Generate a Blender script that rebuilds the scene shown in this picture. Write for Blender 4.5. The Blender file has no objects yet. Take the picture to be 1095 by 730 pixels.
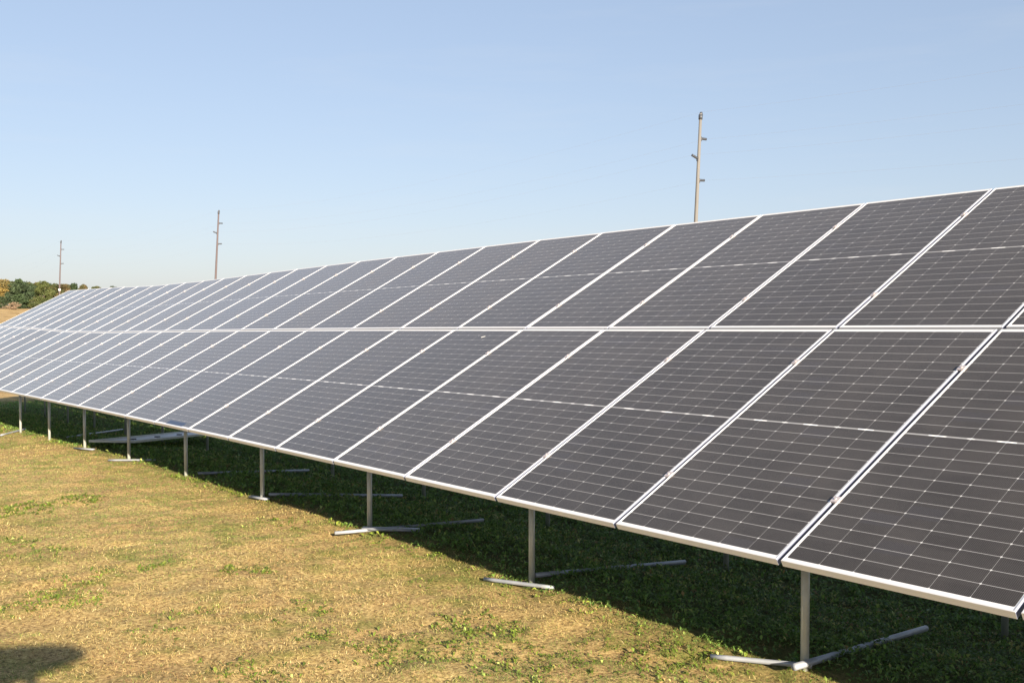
import bpy, math, random
import numpy as np
from mathutils import Vector, Matrix
R = math.radians
SC = bpy.context.scene
COL = SC.collection
random.seed(7)
RNG = np.random.default_rng(11)

# ---------------------------------------------------------------- camera
ZO = 0.72                                    # lawn under the front posts sits near z = 0
YAW, PITCH = R(53.43644), R(-1.89326)
CAM = Vector((2.05639, -3.95336, 1.17554 + ZO))
fw = Vector((-math.sin(YAW) * math.cos(PITCH), math.cos(YAW) * math.cos(PITCH), math.sin(PITCH)))
cam = bpy.data.cameras.new('camera')
cam.sensor_width = 36.0
cam.lens = 36.0 * 1122.1 / 1095.0
cam.clip_end = 5000
cam.clip_start = 0.05
cam_ob = bpy.data.objects.new('camera', cam)
COL.objects.link(cam_ob)
cam_ob.location = CAM
cam_ob.rotation_euler = (math.pi / 2 + PITCH, 0, YAW)
SC.camera = cam_ob

# ---------------------------------------------------------------- light
SUN_TRAVEL = Vector((-3.15, 0.68, -1.0)).normalized()
SUN_EL = math.asin(-SUN_TRAVEL.z)
SUN_ROT = math.atan2(-SUN_TRAVEL.x, -SUN_TRAVEL.y)
w = bpy.data.worlds.new('World')
SC.world = w
w.use_nodes = True
sky = w.node_tree.nodes.new('ShaderNodeTexSky')
sky.sky_type = 'NISHITA'
sky.sun_disc = False
sky.sun_elevation = SUN_EL
sky.sun_rotation = SUN_ROT
sky.air_density = 1.0
sky.dust_density = 0.6
sky.ozone_density = 3.0
# colour grade that flattens the sky's gradients: normalise, soften, tint, scale back
SKY_K, SKY_SAT, SKY_GAMMA, SKY_TINT = 0.1516, 0.98, 0.48, (0.795, 0.806, 0.895)
wn_ = w.node_tree.nodes
def wmul(src, col):
    q = wn_.new('ShaderNodeMix'); q.data_type = 'RGBA'; q.blend_type = 'MULTIPLY'; q.inputs[0].default_value = 1.0
    q.inputs[7].default_value = tuple(col) + (1,)
    w.node_tree.links.new(src, q.inputs[6]); return q.outputs[2]
hs = wn_.new('ShaderNodeHueSaturation'); hs.inputs['Saturation'].default_value = SKY_SAT
w.node_tree.links.new(wmul(sky.outputs[0], (SKY_K,) * 3), hs.inputs['Color'])
gm = wn_.new('ShaderNodeGamma'); gm.inputs[1].default_value = SKY_GAMMA
w.node_tree.links.new(hs.outputs[0], gm.inputs[0])
tcw = wn_.new('ShaderNodeTexCoord'); mpw = wn_.new('ShaderNodeMapping'); mpw.inputs['Scale'].default_value = (3, 3, 26)
w.node_tree.links.new(tcw.outputs['Generated'], mpw.inputs[0])
nsw = wn_.new('ShaderNodeTexNoise'); nsw.inputs['Scale'].default_value = 1.3; nsw.inputs['Detail'].default_value = 6; nsw.inputs['Roughness'].default_value = .6
w.node_tree.links.new(mpw.outputs[0], nsw.inputs['Vector'])
rpw = wn_.new('ShaderNodeMapRange'); rpw.inputs['From Min'].default_value = .5; rpw.inputs['From Max'].default_value = .8; rpw.inputs['To Max'].default_value = .12
w.node_tree.links.new(nsw.outputs[0], rpw.inputs['Value'])
mxw = wn_.new('ShaderNodeMix'); mxw.data_type = 'RGBA'; mxw.inputs[7].default_value = (.83, .83, .83, 1)
w.node_tree.links.new(rpw.outputs[0], mxw.inputs[0]); w.node_tree.links.new(wmul(gm.outputs[0], SKY_TINT), mxw.inputs[6])
w.node_tree.links.new(wmul(mxw.outputs[2], (1 / SKY_K,) * 3), wn_['Background'].inputs[0])
w.node_tree.nodes['Background'].inputs[1].default_value = 0.05
sun = bpy.data.lights.new('sun', 'SUN')
sun.energy = 5.0
sun.angle = R(0.5)
sun.color = (1.0, 0.87, 0.70)
sun_ob = bpy.data.objects.new('sun', sun)
COL.objects.link(sun_ob)
sun_ob.rotation_euler = SUN_TRAVEL.to_track_quat('-Z', 'Y').to_euler()
vs = SC.view_settings
vs.view_transform = 'Standard'
vs.look = 'None'
vs.gamma = 1.0
vs.exposure = 1.6
SC.cycles.max_bounces = 6
SC.cycles.use_denoising = True

# ---------------------------------------------------------------- helpers
def tag(o, label=None, cat=None, group=None, kind=None):
    if label: o['label'] = label
    if cat: o['category'] = cat
    if group: o['group'] = group
    if kind: o['kind'] = kind
    return o

class MB:
    """collects faces of one mesh"""
    def __init__(s): s.v = []; s.f = []
    def add(s, vs_, fs):
        b = len(s.v)
        s.v += [tuple(x) for x in vs_]
        s.f += [tuple(b + i for i in q) for q in fs]
    def box(s, lo, hi):
        x0, y0, z0 = lo; x1, y1, z1 = hi
        s.add([(x0,y0,z0),(x1,y0,z0),(x1,y1,z0),(x0,y1,z0),(x0,y0,z1),(x1,y0,z1),(x1,y1,z1),(x0,y1,z1)],
              [(0,3,2,1),(4,5,6,7),(0,1,5,4),(1,2,6,5),(2,3,7,6),(3,0,4,7)])
    def bar(s, a, b, wd, ht, up=(0,0,1)):
        a = Vector(a); b = Vector(b); d = (b - a).normalized()
        sx = d.cross(Vector(up)).normalized(); uz = sx.cross(d)
        c = [(-1,-1),(1,-1),(1,1),(-1,1)]
        vv = [p + sx * (i * wd / 2) + uz * (j * ht / 2) for p in (a, b) for i, j in c]
        s.add(vv, [(0,1,2,3)[::-1],(4,5,6,7),(0,1,5,4),(1,2,6,5),(2,3,7,6),(3,0,4,7)])
    def tube(s, pts, rad, n=12, cap=True):
        pts = [Vector(p) for p in pts]
        if not hasattr(rad, '__len__'): rad = [rad] * len(pts)
        vv = []
        for i, p in enumerate(pts):
            d = (pts[min(i+1, len(pts)-1)] - pts[max(i-1, 0)]).normalized()
            ref = Vector((0,0,1)) if abs(d.z) < .9 else Vector((1,0,0))
            sx = d.cross(ref).normalized(); sy = sx.cross(d)
            for k in range(n):
                t = 2 * math.pi * k / n
                vv.append(p + (sx * math.cos(t) + sy * math.sin(t)) * rad[i])
        ff = [(i*n + k, i*n + (k+1) % n, (i+1)*n + (k+1) % n, (i+1)*n + k) for i in range(len(pts)-1) for k in range(n)]
        if cap:
            ff.append(tuple(range(n))[::-1]); ff.append(tuple((len(pts)-1)*n + k for k in range(n)))
        s.add(vv, ff)
    def mesh(s, name, mat, smooth=False):
        me = bpy.data.meshes.new(name)
        me.from_pydata(s.v, [], s.f); me.update()
        if mat: me.materials.append(mat)
        if smooth: me.polygons.foreach_set('use_smooth', [True] * len(me.polygons))
        return me
    def build(s, name, mat, parent=None, smooth=False):
        return link(name, s.mesh(name, mat, smooth), parent)

def link(name, me, parent=None):
    o = bpy.data.objects.new(name, me); COL.objects.link(o)
    if parent: o.parent = parent
    return o
def empty(name, loc=(0,0,0)):
    o = bpy.data.objects.new(name, None); COL.objects.link(o); o.location = loc; o.empty_display_size = .2
    return o

class NT:
    """tiny node-graph helper"""
    def __init__(s, name):
        s.m = bpy.data.materials.new(name); s.m.use_nodes = True
        s.t = s.m.node_tree; s.b = s.t.nodes['Principled BSDF']
    def n(s, kind, **kw):
        q = s.t.nodes.new(kind)
        for k, v in kw.items(): setattr(q, k, v)
        return q
    def put(s, sock, v):
        if isinstance(v, (int, float)): sock.default_value = v
        elif isinstance(v, (tuple, list)): sock.default_value = tuple(v) + ((1,) if len(v) == 3 and sock.type == 'RGBA' else ())
        else: s.t.links.new(v, sock)
    def math(s, op, a, b=None, c=None):
        q = s.n('ShaderNodeMath', operation=op)
        s.put(q.inputs[0], a)
        if b is not None: s.put(q.inputs[1], b)
        if c is not None: s.put(q.inputs[2], c)
        return q.outputs[0]
    def mix(s, f, a, b):
        q = s.n('ShaderNodeMix', data_type='RGBA')
        s.put(q.inputs[0], f); s.put(q.inputs[6], a); s.put(q.inputs[7], b)
        return q.outputs[2]
    def noise(s, vec, scale, detail=4, rough=.55, out=0):
        q = s.n('ShaderNodeTexNoise')
        q.inputs['Scale'].default_value = scale; q.inputs['Detail'].default_value = detail; q.inputs['Roughness'].default_value = rough
        if vec is not None: s.t.links.new(vec, q.inputs['Vector'])
        return q.outputs[out]
    def ramp(s, fac, stops):
        q = s.n('ShaderNodeValToRGB')
        e = q.color_ramp.elements
        while len(e) < len(stops): e.new(.5)
        for el, (p, c) in zip(e, stops):
            el.position = p; el.color = tuple(c) + (1,) if hasattr(c, '__len__') else (c, c, c, 1)
        s.t.links.new(fac, q.inputs[0]); return q.outputs[0]
    def bump(s, h, strength=.3, dist=.01):
        q = s.n('ShaderNodeBump'); q.inputs['Strength'].default_value = strength; q.inputs['Distance'].default_value = dist
        s.t.links.new(h, q.inputs['Height']); s.t.links.new(q.outputs[0], s.b.inputs['Normal'])
    def set(s, **kw):
        for k, v in kw.items():
            s.put(s.b.inputs[k.replace('_', ' ')], v)
        return s.m

def metal_mat(name, col, metallic, rough, var=.12, scale=9):
    t = NT(name); g = t.n('ShaderNodeNewGeometry').outputs['Position']
    v = t.noise(g, scale, 5)
    c = t.mix(v, tuple(x * (1 - var) for x in col), tuple(min(1, x * (1 + var)) for x in col))
    rr = t.math('MULTIPLY_ADD', t.noise(g, scale * 3, 4), .25, rough - .12)
    return t.set(Base_Color=c, Metallic=metallic, Roughness=rr)

M_FRAME = metal_mat('anodised_aluminium', (.67, .67, .675), .25, .42, .05, 4)
M_STEEL = metal_mat('galvanised_steel', (.44, .45, .40), .35, .5, .2, 14)
M_PIPE = metal_mat('dull_pipe', (.31, .325, .345), .3, .5, .3, 14)
M_CLAMP = metal_mat('clamp_metal', (.62, .55, .53), .5, .4, .1, 30)
M_BACK = metal_mat('white_backsheet', (.78, .80, .84), 0, .5, .06, 6)

# ---------------------------------------------------------------- solar laminate material
W, L, PX, PY = 1.130, 2.2541, 1.154, 2.2761
def laminate_material():
    t = NT('solar_cells')
    tc = t.n('ShaderNodeTexCoord').outputs['Object']
    xyz = t.n('ShaderNodeSeparateXYZ'); t.t.links.new(tc, xyz.inputs[0])
    x, y = xyz.outputs[0], xyz.outputs[1]
    ncol, pitx, pity, cg = 6, .1830, .0912, .009
    mx = (W - ncol * pitx) / 2; my = (L - 24 * pity - cg) / 2
    u = t.math('DIVIDE', t.math('SUBTRACT', x, mx), pitx)
    yc = t.math('SUBTRACT', t.math('ABSOLUTE', t.math('SUBTRACT', y, L / 2)), cg / 2)
    v = t.math('DIVIDE', yc, pity)
    def edge(q, p):
        f = t.math('FRACT', q)
        return t.math('MULTIPLY', t.math('MINIMUM', f, t.math('SUBTRACT', 1.0, f)), p)
    ex, ey = edge(u, pitx), edge(v, pity)
    lt = lambda a, b: t.math('LESS_THAN', a, b)
    gt = lambda a, b: t.math('GREATER_THAN', a, b)
    mul = lambda a, b: t.math('MULTIPLY', a, b)
    mxm = lambda a, b: t.math('MAXIMUM', a, b)
    colline = lt(ex, .0010); rowline = lt(ey, .0014)
    dia = lt(t.math('ADD', ex, ey), .0062)
    bus = lt(edge(t.math('MULTIPLY', u, 22.0), pitx / 22), .0006)
    out = mxm(mxm(lt(u, 0.0), gt(u, float(ncol))), gt(v, 12.0))
    mid = lt(yc, 0.0)
    # dashes of the middle connector strip: long at odd column borders, short at even ones
    du = t.math('MULTIPLY', t.math('ABSOLUTE', t.math('SUBTRACT', t.math('FRACT', t.math('MULTIPLY', t.math('ADD', u, 0.0), .5)), .5)), 2.0)
    longd = lt(du, .27)
    de = edge(t.math('MULTIPLY', u, .5), 2.0)
    shortd = mul(lt(de, .11), mul(gt(u, .5), lt(u, 5.5)))
    # cells
    comb = t.n('ShaderNodeCombineXYZ')
    t.put(comb.inputs[0], t.math('FLOOR', u)); t.put(comb.inputs[1], t.math('FLOOR', t.math('DIVIDE', y, pity)))
    oi = t.n('ShaderNodeObjectInfo').outputs['Random']
    t.put(comb.inputs[2], t.math('MULTIPLY', oi, 91.0))
    wn = t.n('ShaderNodeTexWhiteNoise'); t.t.links.new(comb.outputs[0], wn.inputs['Vector'])
    cellv = wn.outputs['Value']
    dirt = t.noise(tc, 2.3, 6, .62)
    warm = t.mix(cellv, (.0225, .0200, .0188), (.030, .0272, .0258))
    cell = t.mix(t.ramp(dirt, [(.42, 0), (.75, .6)]), warm, (.052, .046, .042))
    cell = t.mix(mul(gt(cellv, .95), .22), cell, (.022, .023, .036))
    pv = t.n('ShaderNodeCombineColor'); pvv = t.math('MULTIPLY_ADD', oi, .34, .83)
    for q_ in range(3): t.put(pv.inputs[q_], pvv)
    mm_ = t.n('ShaderNodeMix', data_type='RGBA', blend_type='MULTIPLY'); mm_.inputs[0].default_value = 1.0
    t.put(mm_.inputs[6], cell); t.put(mm_.inputs[7], pv.outputs[0]); cell = mm_.outputs[2]
    cell = t.mix(mul(bus, .5), cell, (.15, .145, .14))
    c = t.mix(mul(colline, .7), cell, (.36, .355, .35))
    c = t.mix(mul(rowline, .8), c, (.40, .395, .39))
    c = t.mix(dia, c, (.58, .575, .57))
    c = t.mix(mid, c, (.30, .30, .30))
    c = t.mix(mul(mid, mxm(longd, mul(shortd, .6))), c, (.88, .88, .87))
    c = t.mix(out, c, (.66, .66, .66))
    rough = t.math('ADD', t.math('MULTIPLY_ADD', dirt, .14, .08), t.math('MULTIPLY', oi, .06))
    t.set(Base_Color=c, Roughness=rough, IOR=1.45)
    t.put(t.b.inputs['Specular Tint'], (1.0, .87, .77))
    t.put(t.b.inputs['Sheen Weight'], .062); t.put(t.b.inputs['Sheen Roughness'], .4); t.put(t.b.inputs['Sheen Tint'], (1.0, .88, .74))
    return t.m
M_CELL = laminate_material()

# ---------------------------------------------------------------- array geometry (row of two-high portrait panels following the ground)
HK = [7, 11, 14, 17, 20, 23]
HC = [-0.01930191, -0.00373849, -0.00341607, -0.00041503, 0.01189658, 0.02116901, -0.00971369]
TILT = R(28.27678)
def zk(k):
    z = HC[0] * k
    for a, b in zip(HK, HC[1:]): z += b * max(0, k - a)
    return z
def arr(k, s, lift=0.0):
    """point on the panel plane at seam k, s metres up the slope, lifted off the plane"""
    q = k / 27.0
    if k < 0: q = 0
    tl = TILT - 0.01363584 * q
    y0 = 0.02943182 * q * q + 0.08657496 * q ** 3
    return Vector((-k * PX, y0 + s * math.cos(tl) - lift * math.sin(tl), zk(k) + s * math.sin(tl) + lift * math.cos(tl) + ZO))

# clearance of the front edge above the lawn, along the row
CK = [-10, 0, 3, 5.2, 7.3, 11.3, 13.2, 15.3, 17.5, 20, 23, 27, 31, 40]
CC = [.70, .695, .695, .69, .725, .735, .79, .84, .88, .95, 1.03, 1.15, 1.35, 1.7]
_kk = np.linspace(-10, 27, 75); _zz = np.array([zk(k) for k in _kk])
def _smooth(a, b, x):
    t = np.clip((x - a) / (b - a), 0, 1); return t * t * (3 - 2 * t)
def vnoise(x, y, s, seed=0):
    x = np.asarray(x, float) / s + seed * 17.3; y = np.asarray(y, float) / s - seed * 9.1
    xi = np.floor(x); yi = np.floor(y); fx = x - xi; fy = y - yi
    h = lambda a, b: np.modf(np.abs(np.sin(a * 127.1 + b * 311.7 + seed * 74.7) * 43758.5453))[0]
    fx = fx * fx * (3 - 2 * fx); fy = fy * fy * (3 - 2 * fy)
    return (h(xi, yi) * (1 - fx) + h(xi + 1, yi) * fx) * (1 - fy) + (h(xi, yi + 1) * (1 - fx) + h(xi + 1, yi + 1) * fx) * fy
def ground_z(x, y):
    x = np.asarray(x, float); y = np.asarray(y, float)
    k = -x / PX
    near = np.interp(k, _kk, _zz) - np.interp(k, CK, CC)
    z = near
    z = z - 0.24 * _smooth(.7, 2.7, y)
    # beyond the row the land climbs gently to the far field
    dx = np.maximum(0, -x - 44); dy = np.maximum(0, y - 9); dr = np.maximum(0, x - 15); db = np.maximum(0, -y - 12)
    far = np.sqrt(dx * dx + dy * dy)
    z = z + np.where(far < 330, 0.0123 * far, 0.0123 * 330) + 0.001 * np.minimum(300, dr + db)
    amp = .022 * (1 - .9 * _smooth(60, 160, np.hypot(x, y)))
    z = z + amp * (vnoise(x, y, 1.3, 1) + .6 * vnoise(x, y, .5, 2) - .8)
    cl = np.clip((30 - np.hypot(x - 2, y + 4)) / 12, 0, 1)
    z = z + cl * (.026 * (vnoise(x, y, .24, 6) - .5) + .030 * (vnoise(x, y, .11, 7) - .5))     # tufty thatch
    return z + ZO
def gz(x, y): return float(ground_z(x, y))
def pix(px, py, zz=None, yy=None):
    """where the ray through a photo point meets a level, used only to read off positions on the ground"""
    r_ = Vector((math.cos(YAW), math.sin(YAW), 0)); u_ = r_.cross(fw)
    d = fw + r_ * ((px - 547.5) / 1122.1) + u_ * ((365 - py) / 1122.1)
    t = 8.0
    if zz is not None: return CAM + d * ((zz - CAM.z) / d.z)
    lo, hi = 1.0, 400.0
    t = lo
    while t < hi:
        p = CAM + d * t
        if p.z < gz(p.x, p.y): break
        t += .02 + t * .002
    return CAM + d * t

# ---------------------------------------------------------------- ground
def ground_material():
    t = NT('lawn_and_stubble')
    g = t.n('ShaderNodeNewGeometry').outputs['Position']
    xyz = t.n('ShaderNodeSeparateXYZ'); t.t.links.new(g, xyz.inputs[0])
    fine = t.noise(g, 38, 8, .7); med = t.noise(g, 3.2, 6, .6); big = t.noise(g, .55, 4, .5)
    tone = t.noise(g, 1.1, 5, .6)
    thatch = t.ramp(fine, [(.35, (.105, .067, .027)), (.48, (.33, .23, .088)), (.60, (.52, .385, .155)), (.8, (.64, .50, .23))])
    thatch = t.mix(t.ramp(tone, [(.42, 0), (.62, .7)]), thatch, t.ramp(fine, [(.35, (.08, .05, .022)), (.50, (.34, .215, .09)), (.75, (.53, .37, .165))]))
    greens = t.ramp(fine, [(.3, (.06, .07, .016)), (.55, (.20, .19, .046)), (.75, (.36, .32, .095))])
    gf = t.math('ADD', t.math('MULTIPLY', med, .6), t.math('MULTIPLY', big, .4))
    c = t.mix(t.ramp(gf, [(.50, 0), (.60, .85)]), thatch, greens)
    # strip below the row gets a darker, greener ground tone
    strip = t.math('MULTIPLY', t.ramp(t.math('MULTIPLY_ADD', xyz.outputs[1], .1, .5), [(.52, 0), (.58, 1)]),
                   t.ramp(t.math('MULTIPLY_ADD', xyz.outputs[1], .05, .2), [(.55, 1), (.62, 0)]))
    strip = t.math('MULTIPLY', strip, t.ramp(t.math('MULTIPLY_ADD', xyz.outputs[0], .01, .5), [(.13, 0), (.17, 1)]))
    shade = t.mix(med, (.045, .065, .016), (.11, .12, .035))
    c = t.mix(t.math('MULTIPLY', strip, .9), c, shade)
    # stubble field far off
    st = t.n('ShaderNodeMapping'); st.inputs['Scale'].default_value = (.06, 1.3, 1); st.inputs['Rotation'].default_value = (0, 0, R(24))
    t.t.links.new(g, st.inputs[0])
    rows = t.noise(st.outputs[0], 1.0, 6, .75)
    stub = t.ramp(rows, [(.36, (.20, .125, .05)), (.5, (.44, .30, .13)), (.66, (.58, .43, .21))])
    stub = t.mix(t.ramp(t.noise(g, .35, 4), [(.5, 0), (.7, .5)]), stub, (.30, .19, .08))
    fld = t.math('MAXIMUM', t.ramp(t.math('MULTIPLY', xyz.outputs[0], -.01), [(.36, 0), (.42, 1)]),
                 t.ramp(t.math('MULTIPLY', xyz.outputs[1], .01), [(.12, 0), (.18, 1)]))
    c = t.mix(fld, c, stub)
    h = t.math('ADD', fine, t.math('MULTIPLY', med, 2.0))
    t.bump(h, .55, .025)
    return t.set(Base_Color=c, Roughness=.95, Specular_IOR_Level=.15)
def axis(lo, hi, flo, fhi, step, grow=1.16):
    a = list(np.arange(flo, fhi + 1e-6, step))
    d = step; x = fhi
    while x < hi: d *= grow; x += d; a.append(min(x, hi))
    d = step; x = flo; b = []
    while x > lo: d *= grow; x -= d; b.append(max(x, lo))
    return np.array(b[::-1] + a)
xs = axis(-2200, 1200, -30, 6, .075, 1.12); ys = axis(-1200, 2200, -5.5, 7, .075, 1.12)
X, Y = np.meshgrid(xs, ys); Z = ground_z(X, Y)
nx, ny = len(xs), len(ys)
co = np.stack([X, Y, Z], -1).reshape(-1, 3)
ii = np.arange((nx) * (ny)).reshape(ny, nx)
fc = np.stack([ii[:-1, :-1], ii[:-1, 1:], ii[1:, 1:], ii[1:, :-1]], -1).reshape(-1, 4)
def np_mesh(name, co, faces_flat, sizes, mat, smooth=False, col=None):
    me = bpy.data.meshes.new(name)
    me.vertices.add(len(co)); me.vertices.foreach_set('co', np.ascontiguousarray(co, np.float32).ravel())
    me.loops.add(len(faces_flat)); me.loops.foreach_set('vertex_index', np.ascontiguousarray(faces_flat, np.int32))
    st = np.concatenate([[0], np.cumsum(sizes)[:-1]]).astype(np.int32)
    me.polygons.add(len(sizes)); me.polygons.foreach_set('loop_start', st)
    me.polygons.foreach_set('use_smooth', np.full(len(sizes), smooth))
    if col is not None:
        a = me.color_attributes.new('tint', 'FLOAT_COLOR', 'POINT')
        a.data.foreach_set('color', np.concatenate([col, np.ones((len(col), 1))], 1).astype(np.float32).ravel())
    me.update(calc_edges=True)
    me.materials.append(mat)
    return me
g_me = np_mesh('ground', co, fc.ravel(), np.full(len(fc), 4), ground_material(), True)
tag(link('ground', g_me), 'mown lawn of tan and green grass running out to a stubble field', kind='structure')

# ---------------------------------------------------------------- grass and weeds (nobody could count them)
def tint_material(name, transl=.35, rough=.7, spec=.25):
    t = NT(name)
    a = t.n('ShaderNodeAttribute', attribute_name='tint').outputs['Color']
    t.set(Base_Color=a, Roughness=rough, Specular_IOR_Level=spec)
    tr = t.n('ShaderNodeBsdfTranslucent'); t.t.links.new(a, tr.inputs[0])
    mx = t.n('ShaderNodeMixShader'); mx.inputs[0].default_value = transl
    o = t.t.nodes['Material Output']
    t.t.links.new(t.b.outputs[0], mx.inputs[1]); t.t.links.new(tr.outputs[0], mx.inputs[2]); t.t.links.new(mx.outputs[0], o.inputs[0])
    return t.m
M_BLADE = tint_material('grass_blades', .3)
M_LEAF = tint_material('leaf_blades', .3, .5, .35)

def scatter(n, rmin, rmax, power, a0, a1):
    """ground points round the viewpoint, thinning with distance"""
    q = RNG.random(n); e = 2 - power
    r = (rmin ** e + q * (rmax ** e - rmin ** e)) ** (1 / e)
    a = RNG.uniform(a0, a1, n)
    return CAM.x - np.sin(a) * r, CAM.y + np.cos(a) * r, r
# green clumps one can make out on the lawn: photo point, radius, strength
CLUMPS = []
for a_, b_, r_, s_ in ((345, 683, .13, .5), (425, 702, .34, .38), (395, 690, .2, .25), (265, 722, .25, .32), (180, 672, .22, .22), (75, 625, .2, .35), (40, 590, .3, .35), (15, 583, .25, .3),
                   (500, 690, .25, .22), (540, 715, .3, .25), (620, 715, .3, .25), (690, 690, .35, .25), (730, 712, .35, .3), (210, 655, .2, .18), (330, 655, .2, .15), (455, 625, .2, .15), (300, 560, .3, .2), (230, 525, .3, .2)):
    q_ = pix(a_, b_); CLUMPS.append((q_.x, q_.y, r_, s_))
def greenness(x, y):
    g = .45 * vnoise(x, y, .8, 3) + .3 * vnoise(x, y, .3, 4) + .40 * vnoise(x, y, 2.7, 5)
    for px_, py_, rr_, aa_ in CLUMPS:
        g = g + aa_ * .7 * np.exp(-((x - px_) ** 2 + (y - py_) ** 2) / rr_ ** 2)
    g = g + .22 * _smooth(-1.6, .3, y) + .10 * _smooth(-4.2, -1.2, x) * _smooth(-2.2, -.6, y)      # greener towards the row and by the nearest post
    lush = _smooth(.22, .95, y + .3 * (vnoise(x, y, .6, 8) - .5)) * (1 - _smooth(6.0, 8.5, y))
    return g, lush
def pick(pal, n):
    pal = np.array(pal); return pal[RNG.integers(0, len(pal), n)] * RNG.uniform(.78, 1.22, (n, 1))
DRY = [(.58, .43, .175), (.62, .49, .21), (.52, .37, .15), (.45, .305, .115), (.68, .55, .27), (.55, .43, .155), (.30, .19, .07), (.20, .12, .045)]
RUST = [(.50, .33, .145), (.44, .275, .11), (.38, .225, .09), (.55, .385, .18), (.24, .14, .055), (.16, .09, .04)]
OLIVE = [(.40, .385, .11), (.34, .345, .09), (.47, .42, .14), (.28, .30, .07)]
GREEN = [(.11, .18, .032), (.15, .23, .045), (.085, .145, .028), (.20, .27, .06)]

def blades(n):
    x, y, r = scatter(n, 2.2, 46, 1.55, YAW - R(38), YAW + R(38))
    ok = (x < 6) & (x > -38)
    x, y, r = x[ok], y[ok], r[ok]; n = len(x)
    g, lush = greenness(x, y)
    bare = _smooth(.34, .5, .6 * vnoise(x, y, .13, 31) + .4 * vnoise(x, y, .05, 32))
    keep = RNG.random(n) < (1 - .35 * lush) * (.18 + .82 * bare)
    x, y, r, g, lush = x[keep], y[keep], r[keep], g[keep], lush[keep]; n = len(x)
    m = RNG.random(n)
    pg = np.clip((g - .57) * 3.6, .12, .85); pg = np.maximum(pg, lush * .85)
    po = np.clip((g - .47) * 3.0, .05, .7)
    col = pick(DRY, n)
    tn = vnoise(x, y, .75, 21) * .55 + vnoise(x, y, 2.3, 22) * .4 + .14 * _smooth(-2.0, -3.2, y) - .05          # straw, tan and rusty patches
    red = RNG.random(n) < np.clip((tn - .47) * 4.2, 0, .9); col[red] = pick(RUST, red.sum())
    col *= 1.2
    sel = m < pg; col[sel] = pick(GREEN, sel.sum())
    so = (~sel) & (RNG.random(n) < po); col[so] = pick(OLIVE, so.sum())
    sc = np.clip(r / 6.5, .8, 4.0) ** .75
    ln = RNG.uniform(.010, .034, n) * (1 + .9 * (RNG.random(n) < .04)) * np.where(sel, 1.0, .95) * (1 + .5 * lush) * sc ** .3
    wd = RNG.uniform(.0010, .0024, n) * sc
    # dry blades lie flat, green ones stand
    el = np.where(sel | so, RNG.uniform(.35, 1.25, n), RNG.uniform(.02, .95, n))
    az = RNG.uniform(0, 2 * np.pi, n)
    d = np.stack([np.cos(az) * np.cos(el), np.sin(az) * np.cos(el), np.sin(el)], -1)
    az2 = az + np.pi / 2 + RNG.normal(0, .5, n)
    s = np.stack([np.cos(az2), np.sin(az2), RNG.normal(0, .25, n)], -1)
    b = np.stack([x, y, ground_z(x, y) - .004 + RNG.uniform(0, .016, n) * (~(sel | so))], -1)
    droop = np.stack([np.zeros(n), np.zeros(n), -RNG.uniform(.05, .4, n) * ln * np.sin(el)], -1)
    mid = b + d * (ln * .55)[:, None]; tip = b + d * ln[:, None] + droop
    hw = (s * wd[:, None])
    v = np.stack([b - hw * .5, b + hw * .5, mid + hw * .42, mid - hw * .42, tip], 1).reshape(-1, 3)
    base = (np.arange(n) * 5)[:, None]
    f = np.concatenate([base + np.array([[0, 1, 2, 3]]), base + np.array([[3, 2, 4]])], 1).ravel()
    sizes = np.tile([4, 3], n)
    return np_mesh('grass', v, f, sizes, M_BLADE, False, np.repeat(col, 5, 0))
tag(link('grass', blades(1700000)), 'short dried lawn grass with green tufts', 'grass', kind='stuff')

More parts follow.
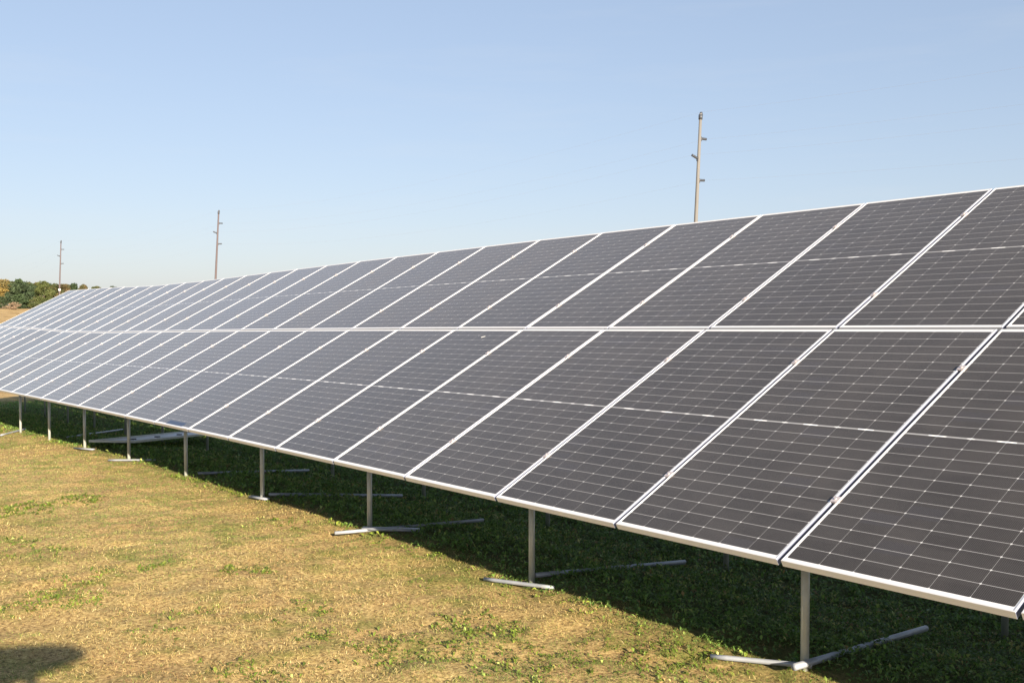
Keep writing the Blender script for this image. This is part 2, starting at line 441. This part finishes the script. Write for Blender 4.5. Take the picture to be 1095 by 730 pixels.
def weeds(n):
    """low broad-leaved plants: thick under the row, scattered in clumps on the lawn"""
    x, y, r = scatter(n, 2.5, 40, 1.45, YAW - R(38), YAW + R(38))
    g, lush = greenness(x, y)
    p = np.clip(lush * (.55 + .6 * vnoise(x, y, .5, 9)), 0, 1)
    cl = vnoise(x, y, .55, 12) * .6 + vnoise(x, y, 1.7, 13) * .4
    cp = 0
    for px_, py_, rr_, aa_ in CLUMPS:
        cp = cp + aa_ * 1.3 * np.exp(-((x - px_) ** 2 + (y - py_) ** 2) / (rr_ * .75) ** 2)
    near = _smooth(-4.5, -1.0, x) * _smooth(-2.4, -.8, y)
    p = np.maximum(p, np.clip((cl - .70 + .05 * near) * 5, 0, .5))
    p = np.maximum(p, np.clip(cp * .85, 0, .6))
    p = np.where((x < 6) & (x > -36), p, 0)
    k = RNG.random(n) < p
    x, y, r, lush = x[k], y[k], r[k], lush[k]
    nl = 7
    n = len(x)
    px = np.repeat(x, nl); py = np.repeat(y, nl); rr = np.repeat(r, nl); lu = np.repeat(lush, nl)
    N = n * nl
    sc = np.clip(rr / 7, .85, 2.2) ** .6
    az = RNG.uniform(0, 2 * np.pi, N); el = RNG.uniform(.1, 1.1, N)
    ln = RNG.uniform(.018, .045, N) * sc * (1 + .12 * lu); wd = ln * RNG.uniform(.2, .55, N)
    d = np.stack([np.cos(az) * np.cos(el), np.sin(az) * np.cos(el), np.sin(el)], -1)
    s = np.stack([-np.sin(az), np.cos(az), RNG.normal(0, .3, N)], -1)
    ox = px + RNG.normal(0, .022, N); oy = py + RNG.normal(0, .022, N)
    b = np.stack([ox, oy, ground_z(ox, oy) + RNG.uniform(0, .035, N) * (.2 + lu)], -1)
    up = np.array([[0, 0, 1.0]])
    m1 = b + d * (ln * .45)[:, None]; tip = b + d * ln[:, None] - up * (ln * RNG.uniform(.05, .5, N))[:, None]
    hw = s * (wd * .5)[:, None]; fold = up * (wd * .18)[:, None]
    v = np.stack([b, m1 + hw + fold, tip, m1 - hw + fold, m1], 1).reshape(-1, 3)
    base = (np.arange(N) * 5)[:, None]
    f = np.concatenate([base + np.array([[0, 1, 4]]), base + np.array([[1, 2, 4]]), base + np.array([[2, 3, 4]]), base + np.array([[3, 0, 4]])], 1).ravel()
    col = pick([(.14, .25, .045), (.19, .32, .06), (.10, .18, .035), (.25, .37, .08), (.15, .24, .06)], N)
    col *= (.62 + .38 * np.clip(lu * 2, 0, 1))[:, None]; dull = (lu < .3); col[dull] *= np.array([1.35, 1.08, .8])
    sunfleck_mask = np.exp(-((py - 1.45 - .12 * px * 0) / .16) ** 2) + np.exp(-((py - 2.3) / .2) ** 2)  # bands of brighter leaf colour stand in for sun flecks under the row
    br = RNG.random(N) < .06 + .30 * sunfleck_mask * lu
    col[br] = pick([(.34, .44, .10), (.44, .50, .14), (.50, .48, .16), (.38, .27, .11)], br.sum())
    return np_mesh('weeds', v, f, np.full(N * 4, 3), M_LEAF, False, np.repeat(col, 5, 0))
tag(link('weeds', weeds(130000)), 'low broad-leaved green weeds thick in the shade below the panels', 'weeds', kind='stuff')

# ---------------------------------------------------------------- solar panels
def ring(mb, W, L, lip, z0, z1):
    def q(a, z): return [(a, a, z), (W - a, a, z), (W - a, L - a, z), (a, L - a, z)]
    c = .0016
    loops = [q(lip, z0), q(0, z0), q(0, z1 - c), q(c, z1), q(lip - .001, z1), q(lip, z1 - .0015)]
    b = len(mb.v)
    for lp in loops: mb.v += lp
    n = len(loops)
    for i in range(n):
        j = (i + 1) % n
        for k in range(4):
            k2 = (k + 1) % 4
            mb.f.append((b + i * 4 + k, b + i * 4 + k2, b + j * 4 + k2, b + j * 4 + k))
LIP, TH = .0092, .035
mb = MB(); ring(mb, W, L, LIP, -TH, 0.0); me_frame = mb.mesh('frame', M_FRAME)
me_frame.materials.append(metal_mat('frame_side_painted_shade', (.19, .21, .29), .2, .5, .1, 6))  # dark blue on the side walls paints in the shade of the seams
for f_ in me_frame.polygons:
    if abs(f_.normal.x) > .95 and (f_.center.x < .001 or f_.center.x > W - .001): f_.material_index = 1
mb = MB(); mb.box((LIP - .0005, LIP - .0005, -.0075), (W - LIP + .0005, L - LIP + .0005, -.0022)); me_cells = mb.mesh('cell_laminate', M_CELL)
mb = MB()
mb.box((-.019, -.022, -.004), (-.001, .022, .0045)); mb.box((-.030, -.022, .0045), (.012, .022, .0075))
mb.tube([(-.010, 0, .0075), (-.010, 0, .0125)], .0065, 6)
me_clamp = mb.mesh('clamp', M_CLAMP)
mb = MB(); mb.box((.50, L * .5 - .05, -.03), (.62, L * .5 + .05, -.0076)); me_jbox = mb.mesh('junction_box', metal_mat('black_plastic', (.02, .02, .02), 0, .5))

ORD = ['', 'first', 'second', 'third', 'fourth', 'fifth', 'sixth', 'seventh', 'eighth', 'ninth', 'tenth', 'eleventh', 'twelfth', 'thirteenth', 'fourteenth',
       'fifteenth', 'sixteenth', 'seventeenth', 'eighteenth', 'nineteenth', 'twentieth', 'twenty-first', 'twenty-second', 'twenty-third', 'twenty-fourth',
       'twenty-fifth', 'twenty-sixth', 'twenty-seventh', 'twenty-eighth', 'twenty-ninth']
NCOL = 27
def panel_matrix(k, row):
    a = arr(k + 1, row * PY); b = arr(k, row * PY); c = arr(k + 1, row * PY + L); d = arr(k, row * PY + L)
    ex = (b - a).normalized(); ey0 = (c - a)
    ez = ex.cross(ey0).normalized(); ey = ez.cross(ex)
    org = a + (b - a).normalized() * ((PX - W) / 2)
    j = (random.uniform(-.0012, .0012), random.uniform(-.0012, .0012), random.uniform(-.002, .001))
    org = org + ex * j[0] + ey * j[1] + ez * j[2]
    m = Matrix((ex, ey, ez)).transposed().to_4x4(); m.translation = org
    return m
for row in (0, 1):
    nm = 'lower' if row == 0 else 'upper'
    for k in range(NCOL - 1, -9, -1):
        p = empty('solar_panel')
        p.matrix_world = panel_matrix(k, row)
        e = NCOL - k
        if k < -1 or (k == -1 and row == 1):
            lab = f'framed solar panel of the {nm} tier beyond the right edge of the photo'
        elif k == -1:
            lab = 'solar panel of which only a corner sliver shows at the bottom right edge'
        elif row == 1 and k == 0:
            lab = 'upper tier solar panel of which only a corner shows at the right edge'
        elif k == NCOL - 1:
            lab = f'{nm} tier solar panel at the far end of the long row'
        elif k == 8 and row == 0:
            lab = 'lower tier solar panel with a dark blue patch along its bottom cells'
        elif k == 5 and row == 0:
            lab = 'lower tier solar panel with a white bird dropping below the middle rail'
        elif e <= 13:
            lab = f'{nm} tier solar panel, {ORD[e]} from the far end of the row'
        else:
            lab = f'{nm} tier solar panel, {ORD[k + (1 if row == 0 else 0)]} from the right counting only wholly or largely visible ones'
        tag(p, lab, 'solar panel', f'solar panels in the {nm} tier of the long array')
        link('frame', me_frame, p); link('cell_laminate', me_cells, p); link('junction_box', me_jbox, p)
        if k < NCOL - 1:
            for s in ((.50, 1.80) if row == 0 else (.46, 1.77)):
                c = link('clamp', me_clamp, p); c.location = (0, s + random.uniform(-.01, .01), 0)
        if k == 8 and row == 0:
            mb = MB(); mb.box((.36, .022, -.0021), (.90, .090, -.0012))
            t = NT('blue_film'); t.set(Base_Color=(.020, .028, .058), Roughness=.3)
            tag(mb.build('blue_cells', t.m, p), 'dark blue cells')
        if k == 5 and row == 0:
            mb = MB()
            for i in range(4):
                a = random.uniform(0, 6.3); rr = random.uniform(.004, .011); cx = .66 + .011 * i; cy = L - .155 + .006 * i
                mb.tube([(cx, cy, -.0021), (cx, cy, -.0010)], rr, 9)
            t = NT('dropping'); t.set(Base_Color=(.75, .74, .70), Roughness=.8)
            tag(mb.build('bird_dropping', t.m, p), 'white bird dropping')

# ---------------------------------------------------------------- rails and posts
RAIL_S = [(.50, .54), (1.80, 1.84), (PY + .46, PY + .48), (PY + 1.77, PY + 1.80)]
RAIL_NAMES = ['lowest', 'second lowest', 'second highest', 'highest']
for (s, _), nm in zip(RAIL_S, RAIL_NAMES):
    mb = MB()
    ks = list(range(-8, NCOL + 1))
    pts = [arr(k, s, -TH - .032) for k in ks]
    for a, b in zip(pts, pts[1:]):
        mb.bar(a, b + (b - a) * .004, .045, .058, up=(0, -math.sin(TILT), math.cos(TILT)))
    tag(mb.build('purlin', M_STEEL), f'{nm} long steel rail carrying the panels from beneath', 'mounting rail', 'long rails under the panels')

BAYS = [1.2 + 2.02 * i for i in range(-4, 13)]
POSTY = .50
for i, k in enumerate(BAYS):
    n = i - 4                                     # 0 is the nearest post in view
    x = -k * PX
    base = Vector((x, POSTY, gz(x, POSTY)))
    t_ = empty('support_frame', base)
    if n < 0: lab = 'galvanised post frame carrying the row beyond the right edge of the photo'
    elif n == 0: lab = 'nearest galvanised post frame, under the large panel at lower right'
    else: lab = f'{ORD[n + 1]} nearest galvanised post frame under the long row of panels'
    if n == 12: lab = 'farthest galvanised post frame, under the far end of the row'
    tag(t_, lab, 'support frame', 'post frames carrying the long array')
    rp = lambda s: arr(k, s, -TH - .064 - .035) - base
    mb = MB(); mb.bar(rp(.12 + .25), rp(2 * PY - .35), .05, .07, up=(0, -math.sin(TILT), math.cos(TILT))); mb.build('rafter', M_STEEL, t_)
    top = arr(k, POSTY / math.cos(TILT), -TH - .11).z - base.z
    mb = MB(); mb.tube([(0, 0, -.25), (0, 0, top)], .0225, 14); mb.build('post', M_STEEL, t_, True)
    yr = 2.5
    zr = gz(x, yr) - base.z; topr = arr(k, yr / math.cos(TILT), -TH - .11).z - base.z
    mb = MB(); mb.tube([(0, yr - POSTY, zr - .25), (0, yr - POSTY, topr)], .0225, 14); mb.build('post', M_STEEL, t_, True)
    mb = MB(); mb.tube([(.0, 0, top - .02), (0, 0, top + .0)], .03, 12); mb.build('post_cap', M_STEEL, t_, True)

# ---------------------------------------------------------------- pipes lying by the post feet
def pipe(a, b, rad, lab, name='steel_pipe', raise_=.012, lift=.9, flat=False):
    a = pix(*a) if len(a) == 2 else Vector(a); b = pix(*b) if len(b) == 2 else Vector(b)
    n = 7; pts = []
    for i in range(n):
        q = a.lerp(b, i / (n - 1)); pts.append(q)
    zs = [gz(q.x, q.y) for q in pts]
    # a straight pipe rests on the ground: fit a line just above it
    s = np.polyfit(range(n), zs, 1)
    for i, q in enumerate(pts): q.z = float(np.polyval(s, i)) + rad * lift + .010 + (raise_ - .010) * i / (n - 1)
    org = pts[0].copy(); mb = MB()
    if flat: mb.bar(pts[0] - org, pts[-1] - org, rad * 3.0, rad)
    else: mb.tube([q - org for q in pts], rad, 12)
    o = mb.build(name, M_PIPE, None, True); o.location = org
    return tag(o, lab, 'pipe', 'steel pipes lying by the post feet')
pipe((849, 727), (990, 683), .0185, raise_=.04, lab='long galvanised pipe lying back under the array from the nearest post')
pipe((760, 706), (868, 719), .014, raise_=.016, lab='short weathered pipe lying on the lawn in front of the nearest post')
pipe((573, 627), (732, 611), .018, raise_=.04, lab='long pipe lying in the shade behind the second nearest post')
pipe((518, 622), (592, 632), .014, raise_=.016, lab='short pipe lying on sunlit grass at the foot of the second nearest post')
pipe((358, 576), (517, 567), .015, raise_=.045, lab='long thin pipe running from sunlit grass into shade past the third nearest post')
pipe((388, 569), (448, 571), .022, 'short flat bar lying beside the long thin pipe at the third nearest post', 'steel_bar', flat=True)
pipe((288, 534), (430, 535), .018, raise_=.04, lab='pipe sunk in shaded grass right of the fourth nearest post')
pipe((268, 533), (286, 537), .018, 'stubby pale bar at the foot of the fourth nearest post', 'steel_bar', flat=True)
pipe((212, 510), (330, 508), .018, raise_=.04, lab='pipe hidden in shaded grass behind the fifth nearest post')
pipe((116, 494), (166, 495), .014, 'pale pipe lying across the foot of the sixth nearest post')
pipe((80, 480), (100, 482), .018, 'short bar at the foot of the seventh nearest post', 'steel_bar', flat=True)
pipe((72, 469), (131, 461), .019, raise_=.05, lab='pipe lying back into the shade from the eighth nearest post')
pipe((1, 467), (27, 460), .018, 'pale pipe on the sunlit lawn at the left edge of the photo')

# a spare panel dropped face down under the row
sp = empty('spare_panel')
A_, B_, C_ = pix(95, 479.5), pix(197, 471.5), pix(216, 476.5)
ex = B_ - A_; ex.z = 0; SL = ex.length; ex.normalize()
ey = C_ - B_; ey.z = 0; ey -= ex * ey.dot(ex); SW = ey.length; ey.normalize()
o0 = Vector((A_.x, A_.y, gz(A_.x, A_.y) + .10))
ex = (Vector((B_.x, B_.y, gz(B_.x, B_.y) + .15)) - o0).normalized()
ez = ex.cross(ey).normalized()
if ez.z < 0:
    o0 = o0 + ex * SL; ex = -ex; ez = ex.cross(ey).normalized()
ey = ez.cross(ex)
m = Matrix((ex, ey, ez)).transposed().to_4x4(); m.translation = o0
sp.matrix_world = m
mb = MB(); ring(mb, SL, SW, .022, -.0, .035); mb.build('frame', M_STEEL, sp)
mb = MB(); mb.box((.02, .02, .004), (SL - .02, SW - .02, .012)); mb.build('backsheet', M_BACK, sp)
mb = MB()
for xx in (.3, .55, .8): mb.box((xx * SL - .05, SW / 2 - .03, .012), (xx * SL + .05, SW / 2 + .03, .03))
mb.build('junction_box', me_jbox.materials[0], sp)
tag(sp, 'spare panel lying face down with its white back up under the array', 'solar panel')

# ---------------------------------------------------------------- utility poles and conductors
RH = Vector((math.cos(YAW), math.sin(YAW), 0)); FH = Vector((-math.sin(YAW), math.cos(YAW), 0))
def camxy(right, depth): 
    q = CAM + RH * right + FH * depth; return q
HTOP = 16.0
pole_xy = [camxy((748 - 547.5) / 1122.1 * 87.6, 87.6), camxy((235 - 547.5) / 1122.1 * 176, 176), camxy((66.5 - 547.5) / 1122.1 * 256, 256)]
step = pole_xy[1] - pole_xy[0]
pole_xy = [pole_xy[0] - step] + pole_xy + [pole_xy[2] + step]
PERP = Vector((-step.y, step.x, 0)).normalized()
if PERP.dot(RH) < 0: PERP = -PERP
M_WOOD = {}
def wood(name, a, b):
    t = NT(name); g = t.n('ShaderNodeNewGeometry').outputs['Position']
    mp = t.n('ShaderNodeMapping'); mp.inputs['Scale'].default_value = (6, 6, .5); t.t.links.new(g, mp.inputs[0])
    return t.set(Base_Color=t.mix(t.noise(mp.outputs[0], 2, 6), a, b), Roughness=.85)
W_TAN = wood('weathered_pole', (.105, .102, .097), (.160, .153, .143))
W_BROWN = wood('brown_pole', (.070, .055, .058), (.105, .082, .085))
M_DARK = metal_mat('dark_insulator', (.045, .05, .06), 0, .45)
M_WHITE = metal_mat('white_sleeve', (.8, .8, .8), 0, .5)
WIRE_PTS = []
POLE_LAB = ['utility pole beyond the right edge of the photo', 'tall tan wooden utility pole standing behind the middle of the array',
            'brown wooden utility pole of middle distance behind the array', 'small distant utility pole in front of the autumn trees',
            'utility pole hidden far behind the distant trees']
for i, q in enumerate(pole_xy):
    if i == 4: 
        bz = gz(q.x, q.y); lean = PERP * .04
        WIRE_PTS.append([Vector((q.x, q.y, CAM.z + 14 - 3 * j)) for j in range(4)]); continue
    bz = gz(q.x, q.y); lean = RH * {1: .040, 2: .055, 3: .045}.get(i, .03)
    top = CAM.z + HTOP - (q - CAM).dot(FH) * math.tan(-PITCH) * 0
    H = top - bz
    foot = Vector((q.x, q.y, bz)) - lean * H
    pl = empty('utility_pole', foot)
    tag(pl, POLE_LAB[i], 'utility pole', 'utility poles of one power line')
    ax = lambda h: lean * (H * 0 + h) + Vector((0, 0, h))
    mb = MB(); mb.tube([ax(-1), ax(H * .33), ax(H * .66), ax(H)], [.20, .18, .15, .12], 12)
    mb.build('shaft', W_TAN if i < 2 else W_BROWN, pl, True)
    mb = MB(); mb.tube([ax(H - .15) + PERP * .05, ax(H + .12) + PERP * .06], [.16, .09], 8); mb.tube([ax(H - .5), ax(H - .1)], .17, 10); mb.build('pole_top_bracket', M_DARK, pl, True)
    pts = [foot + ax(H + .12) + PERP * .06]
    for dh, sd, rise in ((2.05, 1, .0), (3.72, -1, .22), (5.5, 1, .03)):
        a = ax(H - dh) + PERP * (sd * .14); b = a + PERP * (sd * .62) + Vector((0, 0, rise))
        nn = 9; pp = [a.lerp(b, j / (nn - 1)) for j in range(nn)]
        mb = MB(); mb.tube(pp, [.085 if j % 2 else .115 for j in range(nn)], 8); mb.build('insulator', M_DARK, pl, True)
        mb = MB(); mb.box(ax(H - dh) + PERP * (sd * .13) + Vector((-.07, -.07, -.22)), ax(H - dh) + PERP * (sd * .13) + Vector((.07, .07, .15))); mb.build('mount', M_DARK, pl)
        pts.append(foot + b)
    if i == 3:
        h0 = {3: 4.1}[i] + CAM.z - bz
        mb = MB(); mb.tube([ax(h0 - .22), ax(h0 + .22)], .30, 12); mb.build('guard_sleeve', M_WHITE, pl, True)
    WIRE_PTS.append(pts)
M_WIRE = metal_mat('conductor', (.55, .56, .58), .6, .5)
for j, nm in enumerate(('topmost', 'second highest', 'third highest', 'lowest')):
    mb = MB(); pts = []
    for i in range(len(pole_xy) - 1):
        a, b = WIRE_PTS[i][j], WIRE_PTS[i + 1][j]
        for s in range(24):
            u = s / 24; pts.append(a.lerp(b, u) - Vector((0, 0, 4 * 1.7 * u * (1 - u))))
    pts.append(WIRE_PTS[-1][j])
    mb.tube(pts, .0032, 5)
    tag(mb.build('power_line', M_WIRE, None, True), f'{nm} thin power line strung between the utility poles', 'power line', 'power lines on the utility poles')

# ---------------------------------------------------------------- trees on the skyline
M_FOLIAGE = tint_material('tree_foliage', .25, .7, .2)
M_BARK = wood('bark', (.10, .075, .055), (.17, .13, .10))
def tree(px, depth, top_y, wide_px, pal, lab, seed, n=5200, low=.02, name='tree'):
    """one tree: px, top_y, wide_px are read from the photo, depth in metres"""
    rg = np.random.default_rng(seed)
    q = camxy((px - 547.5) / 1122.1 * depth, depth)
    bz = gz(q.x, q.y)
    H = CAM.z + (328 - top_y) / 1122.1 * depth - bz
    Wd = wide_px / 1122.1 * depth
    t_ = empty(name, (q.x, q.y, bz))
    tag(t_, lab, 'tree', 'trees on the skyline')
    mb = MB()
    mb.tube([(0, 0, -.3), (.05, 0, H * .3), (.0, .1, H * .6), (.1, 0, H * .85)], [H * .028, H * .022, H * .014, H * .006], 8)
    for b in range(6):
        a = rg.uniform(0, 6.28); h = H * rg.uniform(.25, .6); e = rg.uniform(.25, .42) * Wd
        mb.tube([(0, 0, h), (math.cos(a) * e * .5, math.sin(a) * e * .5, h + H * .1), (math.cos(a) * e, math.sin(a) * e, h + H * .2)], [H * .011, H * .007, H * .003], 5)
    mb.build('trunk', M_BARK, t_, True)
    nl = 26
    lobes = []
    for i in range(nl):
        hh = rg.uniform(low + .08, .93); prof = math.sin(math.pi * min(1, max(.08, (hh - low) / (1.06 - low))) ** .85)
        a = rg.uniform(0, 6.28); rr = prof * Wd * .42 * math.sqrt(rg.uniform(.1, 1))
        lobes.append((math.cos(a) * rr, math.sin(a) * rr, hh * H, Wd * rg.uniform(.15, .27), H * rg.uniform(.08, .15), rg.uniform(.85, 1.15), rg.integers(0, len(pal))))
    lobes.append((0, 0, H * .9, Wd * .15, H * .1, 1.0, 0))
    N = n
    li = rg.integers(0, len(lobes), N); lb = np.array(lobes)[li]
    dv = rg.normal(size=(N, 3)); dv /= np.linalg.norm(dv, axis=1)[:, None]
    rad = rg.uniform(.35, 1.08, N) ** .6
    c = lb[:, :3] + dv * rad[:, None] * np.stack([lb[:, 3], lb[:, 3], lb[:, 4]], -1)
    sz = rg.uniform(.15, .36, N) * (H / 9) ** .5
    a1 = rg.normal(size=(N, 3)); a1 /= np.linalg.norm(a1, axis=1)[:, None]
    a2 = np.cross(a1, rg.normal(size=(N, 3))); a2 /= np.linalg.norm(a2, axis=1)[:, None]
    v = np.stack([c - a1 * sz[:, None], c + a2 * (sz * .6)[:, None], c + a1 * sz[:, None], c - a2 * (sz * .6)[:, None]], 1).reshape(-1, 3)
    pl = np.array(pal); col = pl[(lb[:, 6].astype(int) + (rg.random(N) < .2)) % len(pal)] * lb[:, 5][:, None] * rg.uniform(.75, 1.25, (N, 1))
    me = np_mesh('crown', v, np.arange(N * 4), np.full(N, 4), M_FOLIAGE, False, np.repeat(col, 4, 0))
    link('crown', me, t_)
    return t_
DG = [(.045, .07, .03), (.06, .085, .04), (.04, .06, .032)]
YG = [(.085, .10, .032), (.065, .085, .03), (.10, .105, .04)]
OR = [(.13, .095, .042), (.10, .08, .036), (.085, .09, .04)]
GO = [(.085, .095, .035), (.13, .105, .04), (.07, .085, .035)]
YL = [(.24, .17, .05), (.19, .145, .05), (.15, .125, .05)]
tree(-34, 275, 299, 30, GO, 'olive tree beyond the left edge of the photo', 1)
tree(-14, 272, 296, 26, OR, 'orange autumn tree beyond the left edge of the photo', 2)
tree(3, 276, 298.5, 20, YL, 'golden yellow autumn tree at the left edge of the photo', 3)
tree(20.5, 268, 298.5, 27, DG, 'large rounded dark green tree on the skyline at left', 4, 9000, .0)
tree(34, 280, 303, 16, DG, 'narrow dark green tree right of the large dark one', 5)
tree(47.5, 272, 301, 19, YG, 'yellow green tree left of the small distant pole', 6, 5500, .02)
tree(31, 305, 302, 20, GO, 'olive tree showing behind the gap between the two dark green trees', 17)
tree(11, 306, 301, 22, GO, 'olive tree filling in behind the golden and the dark tree', 18)
tree(64, 306, 305, 20, DG, 'dark green tree showing behind the distant pole', 19)
tree(74, 300, 304.5, 16, GO, 'olive tree between the rusty tree and the small dark one', 20)
tree(52, 300, 304, 18, DG, 'dark green tree behind the yellow green one', 21)
tree(40, 300, 302, 18, GO, 'brownish tree peeping between the dark and the yellow green trees', 7)
tree(58, 278, 304, 17, GO, 'olive and rust tree just left of the distant pole', 8)
tree(69, 284, 303.5, 17, OR, 'rusty orange tree just right of the distant pole', 9)
tree(79.5, 288, 303.5, 14, DG, 'small dark tree above the top far corner of the array', 10)
tree(90, 330, 304, 12, OR, 'tiny rust coloured tree peeping over the array top edge', 11)
tree(104, 335, 306, 14, GO, 'faint olive tree mostly hidden behind the array top edge', 12)
tree(122, 340, 307, 14, DG, 'dark tree hidden behind the array top edge', 13)
tree(14.5, 252, 323.2, 16, [(.24, .17, .11), (.28, .2, .13)], 'low brown bush at the foot of the dark tree', 14, 900, .0, 'bush')
tree(38, 262, 319, 16, YG, 'low yellow green bush under the yellow green tree', 15, 1100, .0, 'bush')
tree(1.5, 262, 317, 14, DG, 'low dark bush under the golden tree', 16, 1100, .0, 'bush')

# ---------------------------------------------------------------- the photographer, whose shadow falls on the lawn at lower left
def person():
    foot = CAM - FH * .46 - RH * .04; foot.z = gz(foot.x, foot.y)
    hgt = CAM.z - foot.z
    k = hgt / 1.79
    root = empty('person', foot)
    root.rotation_euler = (0, 0, YAW)
    tag(root, 'person in jeans, shirt and brimmed hat raising a camera, behind the viewpoint', 'person')
    J = {}; E = []
    def j(n, x, y, z, r, p=None):
        J[n] = ((x * k, y * k, z * k), r * k)
        if p: E.append((p, n))
    j('pelvis', 0, -.02, 1.0, .15); j('waist', 0, -.03, 1.16, .135, 'pelvis'); j('chest', 0, -.02, 1.38, .165, 'waist')
    j('neck', 0, -.02, 1.60, .062, 'chest'); j('jaw', 0, .03, 1.70, .068, 'neck'); j('head', 0, .01, 1.79, .098, 'jaw'); j('skull', 0, 0, 1.86, .085, 'head')
    j('nose', 0, .115, 1.775, .016, 'head')
    for s in (-1, 1):
        q = 'r' if s > 0 else 'l'
        j('ear' + q, s * .105, -.005, 1.78, .018, 'head')
        j('sh' + q, s * .19, -.02, 1.53, .072, 'chest'); j('el' + q, s * .33, .09, 1.33, .05, 'sh' + q)
        j('wr' + q, s * .13, .22, 1.68, .034, 'el' + q); j('pa' + q, s * .085, .235, 1.755, .034, 'wr' + q)
        for i, ln in enumerate((.07, .08, .076, .062)):
            a = 'f%d%s' % (i, q)
            j(a + 'a', s * (.078 - .004 * i), .262 + .004 * i, 1.80 - .020 * i, .0105, 'pa' + q)
            j(a + 'b', s * (.052 - .003 * i), .272, 1.80 - .020 * i + ln * .2, .0095, a + 'a')
            j(a + 'c', s * (.052 - ln * .5), .268, 1.80 - .020 * i + ln * .25, .008, a + 'b')
        j('t' + q + 'a', s * .085, .20, 1.765, .012, 'pa' + q); j('t' + q + 'b', s * .060, .185, 1.775, .010, 't' + q + 'a')
        j('hip' + q, s * .10, -.02, .92, .105, 'pelvis'); j('kn' + q, s * .12, .0, .50, .068, 'hip' + q)
        j('an' + q, s * .13, -.04, .09, .045, 'kn' + q); j('toe' + q, s * .15, .13, .045, .042, 'an' + q)
    names = list(J); ix = {n: i for i, n in enumerate(names)}
    me = bpy.data.meshes.new('body')
    me.from_pydata([J[n][0] for n in names], [(ix[a], ix[b]) for a, b in E], [])
    o = link('body', me, root)
    o.modifiers.new('skin', 'SKIN')
    for n in names:
        v = me.skin_vertices[0].data[ix[n]]; v.radius = (J[n][1],) * 2; v.use_root = n == 'pelvis'
    sub = o.modifiers.new('sub', 'SUBSURF'); sub.levels = sub.render_levels = 2
    t = NT('clothes_and_skin')
    xyz = t.n('ShaderNodeSeparateXYZ'); t.t.links.new(t.n('ShaderNodeTexCoord').outputs['Object'], xyz.inputs[0])
    z = xyz.outputs[2]
    c = t.mix(t.math('GREATER_THAN', z, 1.02 * k), (.05, .07, .13), (.16, .20, .24))
    c = t.mix(t.math('GREATER_THAN', z, 1.585 * k), c, (.45, .28, .20))
    c = t.mix(t.math('GREATER_THAN', z, .10 * k), (.06, .04, .03), c)
    me.materials.append(t.set(Base_Color=c, Roughness=.8))
    mb = MB()
    prof = [(.0, 1.965), (.085, 1.96), (.108, 1.925), (.112, 1.905), (.25, 1.905), (.445, 1.930), (.447, 1.920), (.25, 1.892), (.105, 1.855)]
    mb.tube([(0, .0, zz * k) for _, zz in prof][:1] * 0 + [(0, 0, 0), (0, 0, .01)], .001, 3) if False else None
    hz = Vector((-SUN_TRAVEL.x, -SUN_TRAVEL.y, 0)).normalized(); SX_, SY_ = hz.dot(RH), hz.dot(FH)   # brim widened and tilted along the sun line to shape its cast shadow
    n = 28; vv = []; ff = []
    for r_, zz in prof:
        for i in range(n):
            a = 2 * math.pi * i / n; vv.append((math.cos(a) * max(r_, .001) * k, math.sin(a) * max(r_, .001) * k * 1.02, (zz + .11 * r_ * (math.cos(a) * SX_ + math.sin(a) * SY_)) * k))
    for a in range(len(prof) - 1):
        for i in range(n): ff.append((a * n + i, a * n + (i + 1) % n, (a + 1) * n + (i + 1) % n, (a + 1) * n + i))
    mb.add(vv, ff)
    t = NT('straw_hat'); hat = mb.build('hat', t.set(Base_Color=(.40, .30, .17), Roughness=.9), root, True)
    cm = empty('photo_camera', CAM - FH * .16 - RH * .05 - Vector((0, 0, .0)))
    cm.rotation_euler = (PITCH, 0, YAW)
    tag(cm, 'black camera held up to the face of the person in the brimmed hat', 'camera')
    mk = metal_mat('camera_black', (.02, .02, .022), 0, .45)
    mb = MB(); mb.box((-.068, -.035, -.05), (.068, .022, .042)); mb.box((-.028, -.03, .042), (.028, .03, .068)); mb.box((.04, .022, -.048), (.068, .04, .035)); mb.build('body', mk, cm)
    mb = MB(); mb.tube([(0, .022, 0), (0, .05, 0), (0, .052, 0), (0, .085, 0)], [.034, .034, .037, .037], 20); mb.build('lens', mk, cm, True)
person()
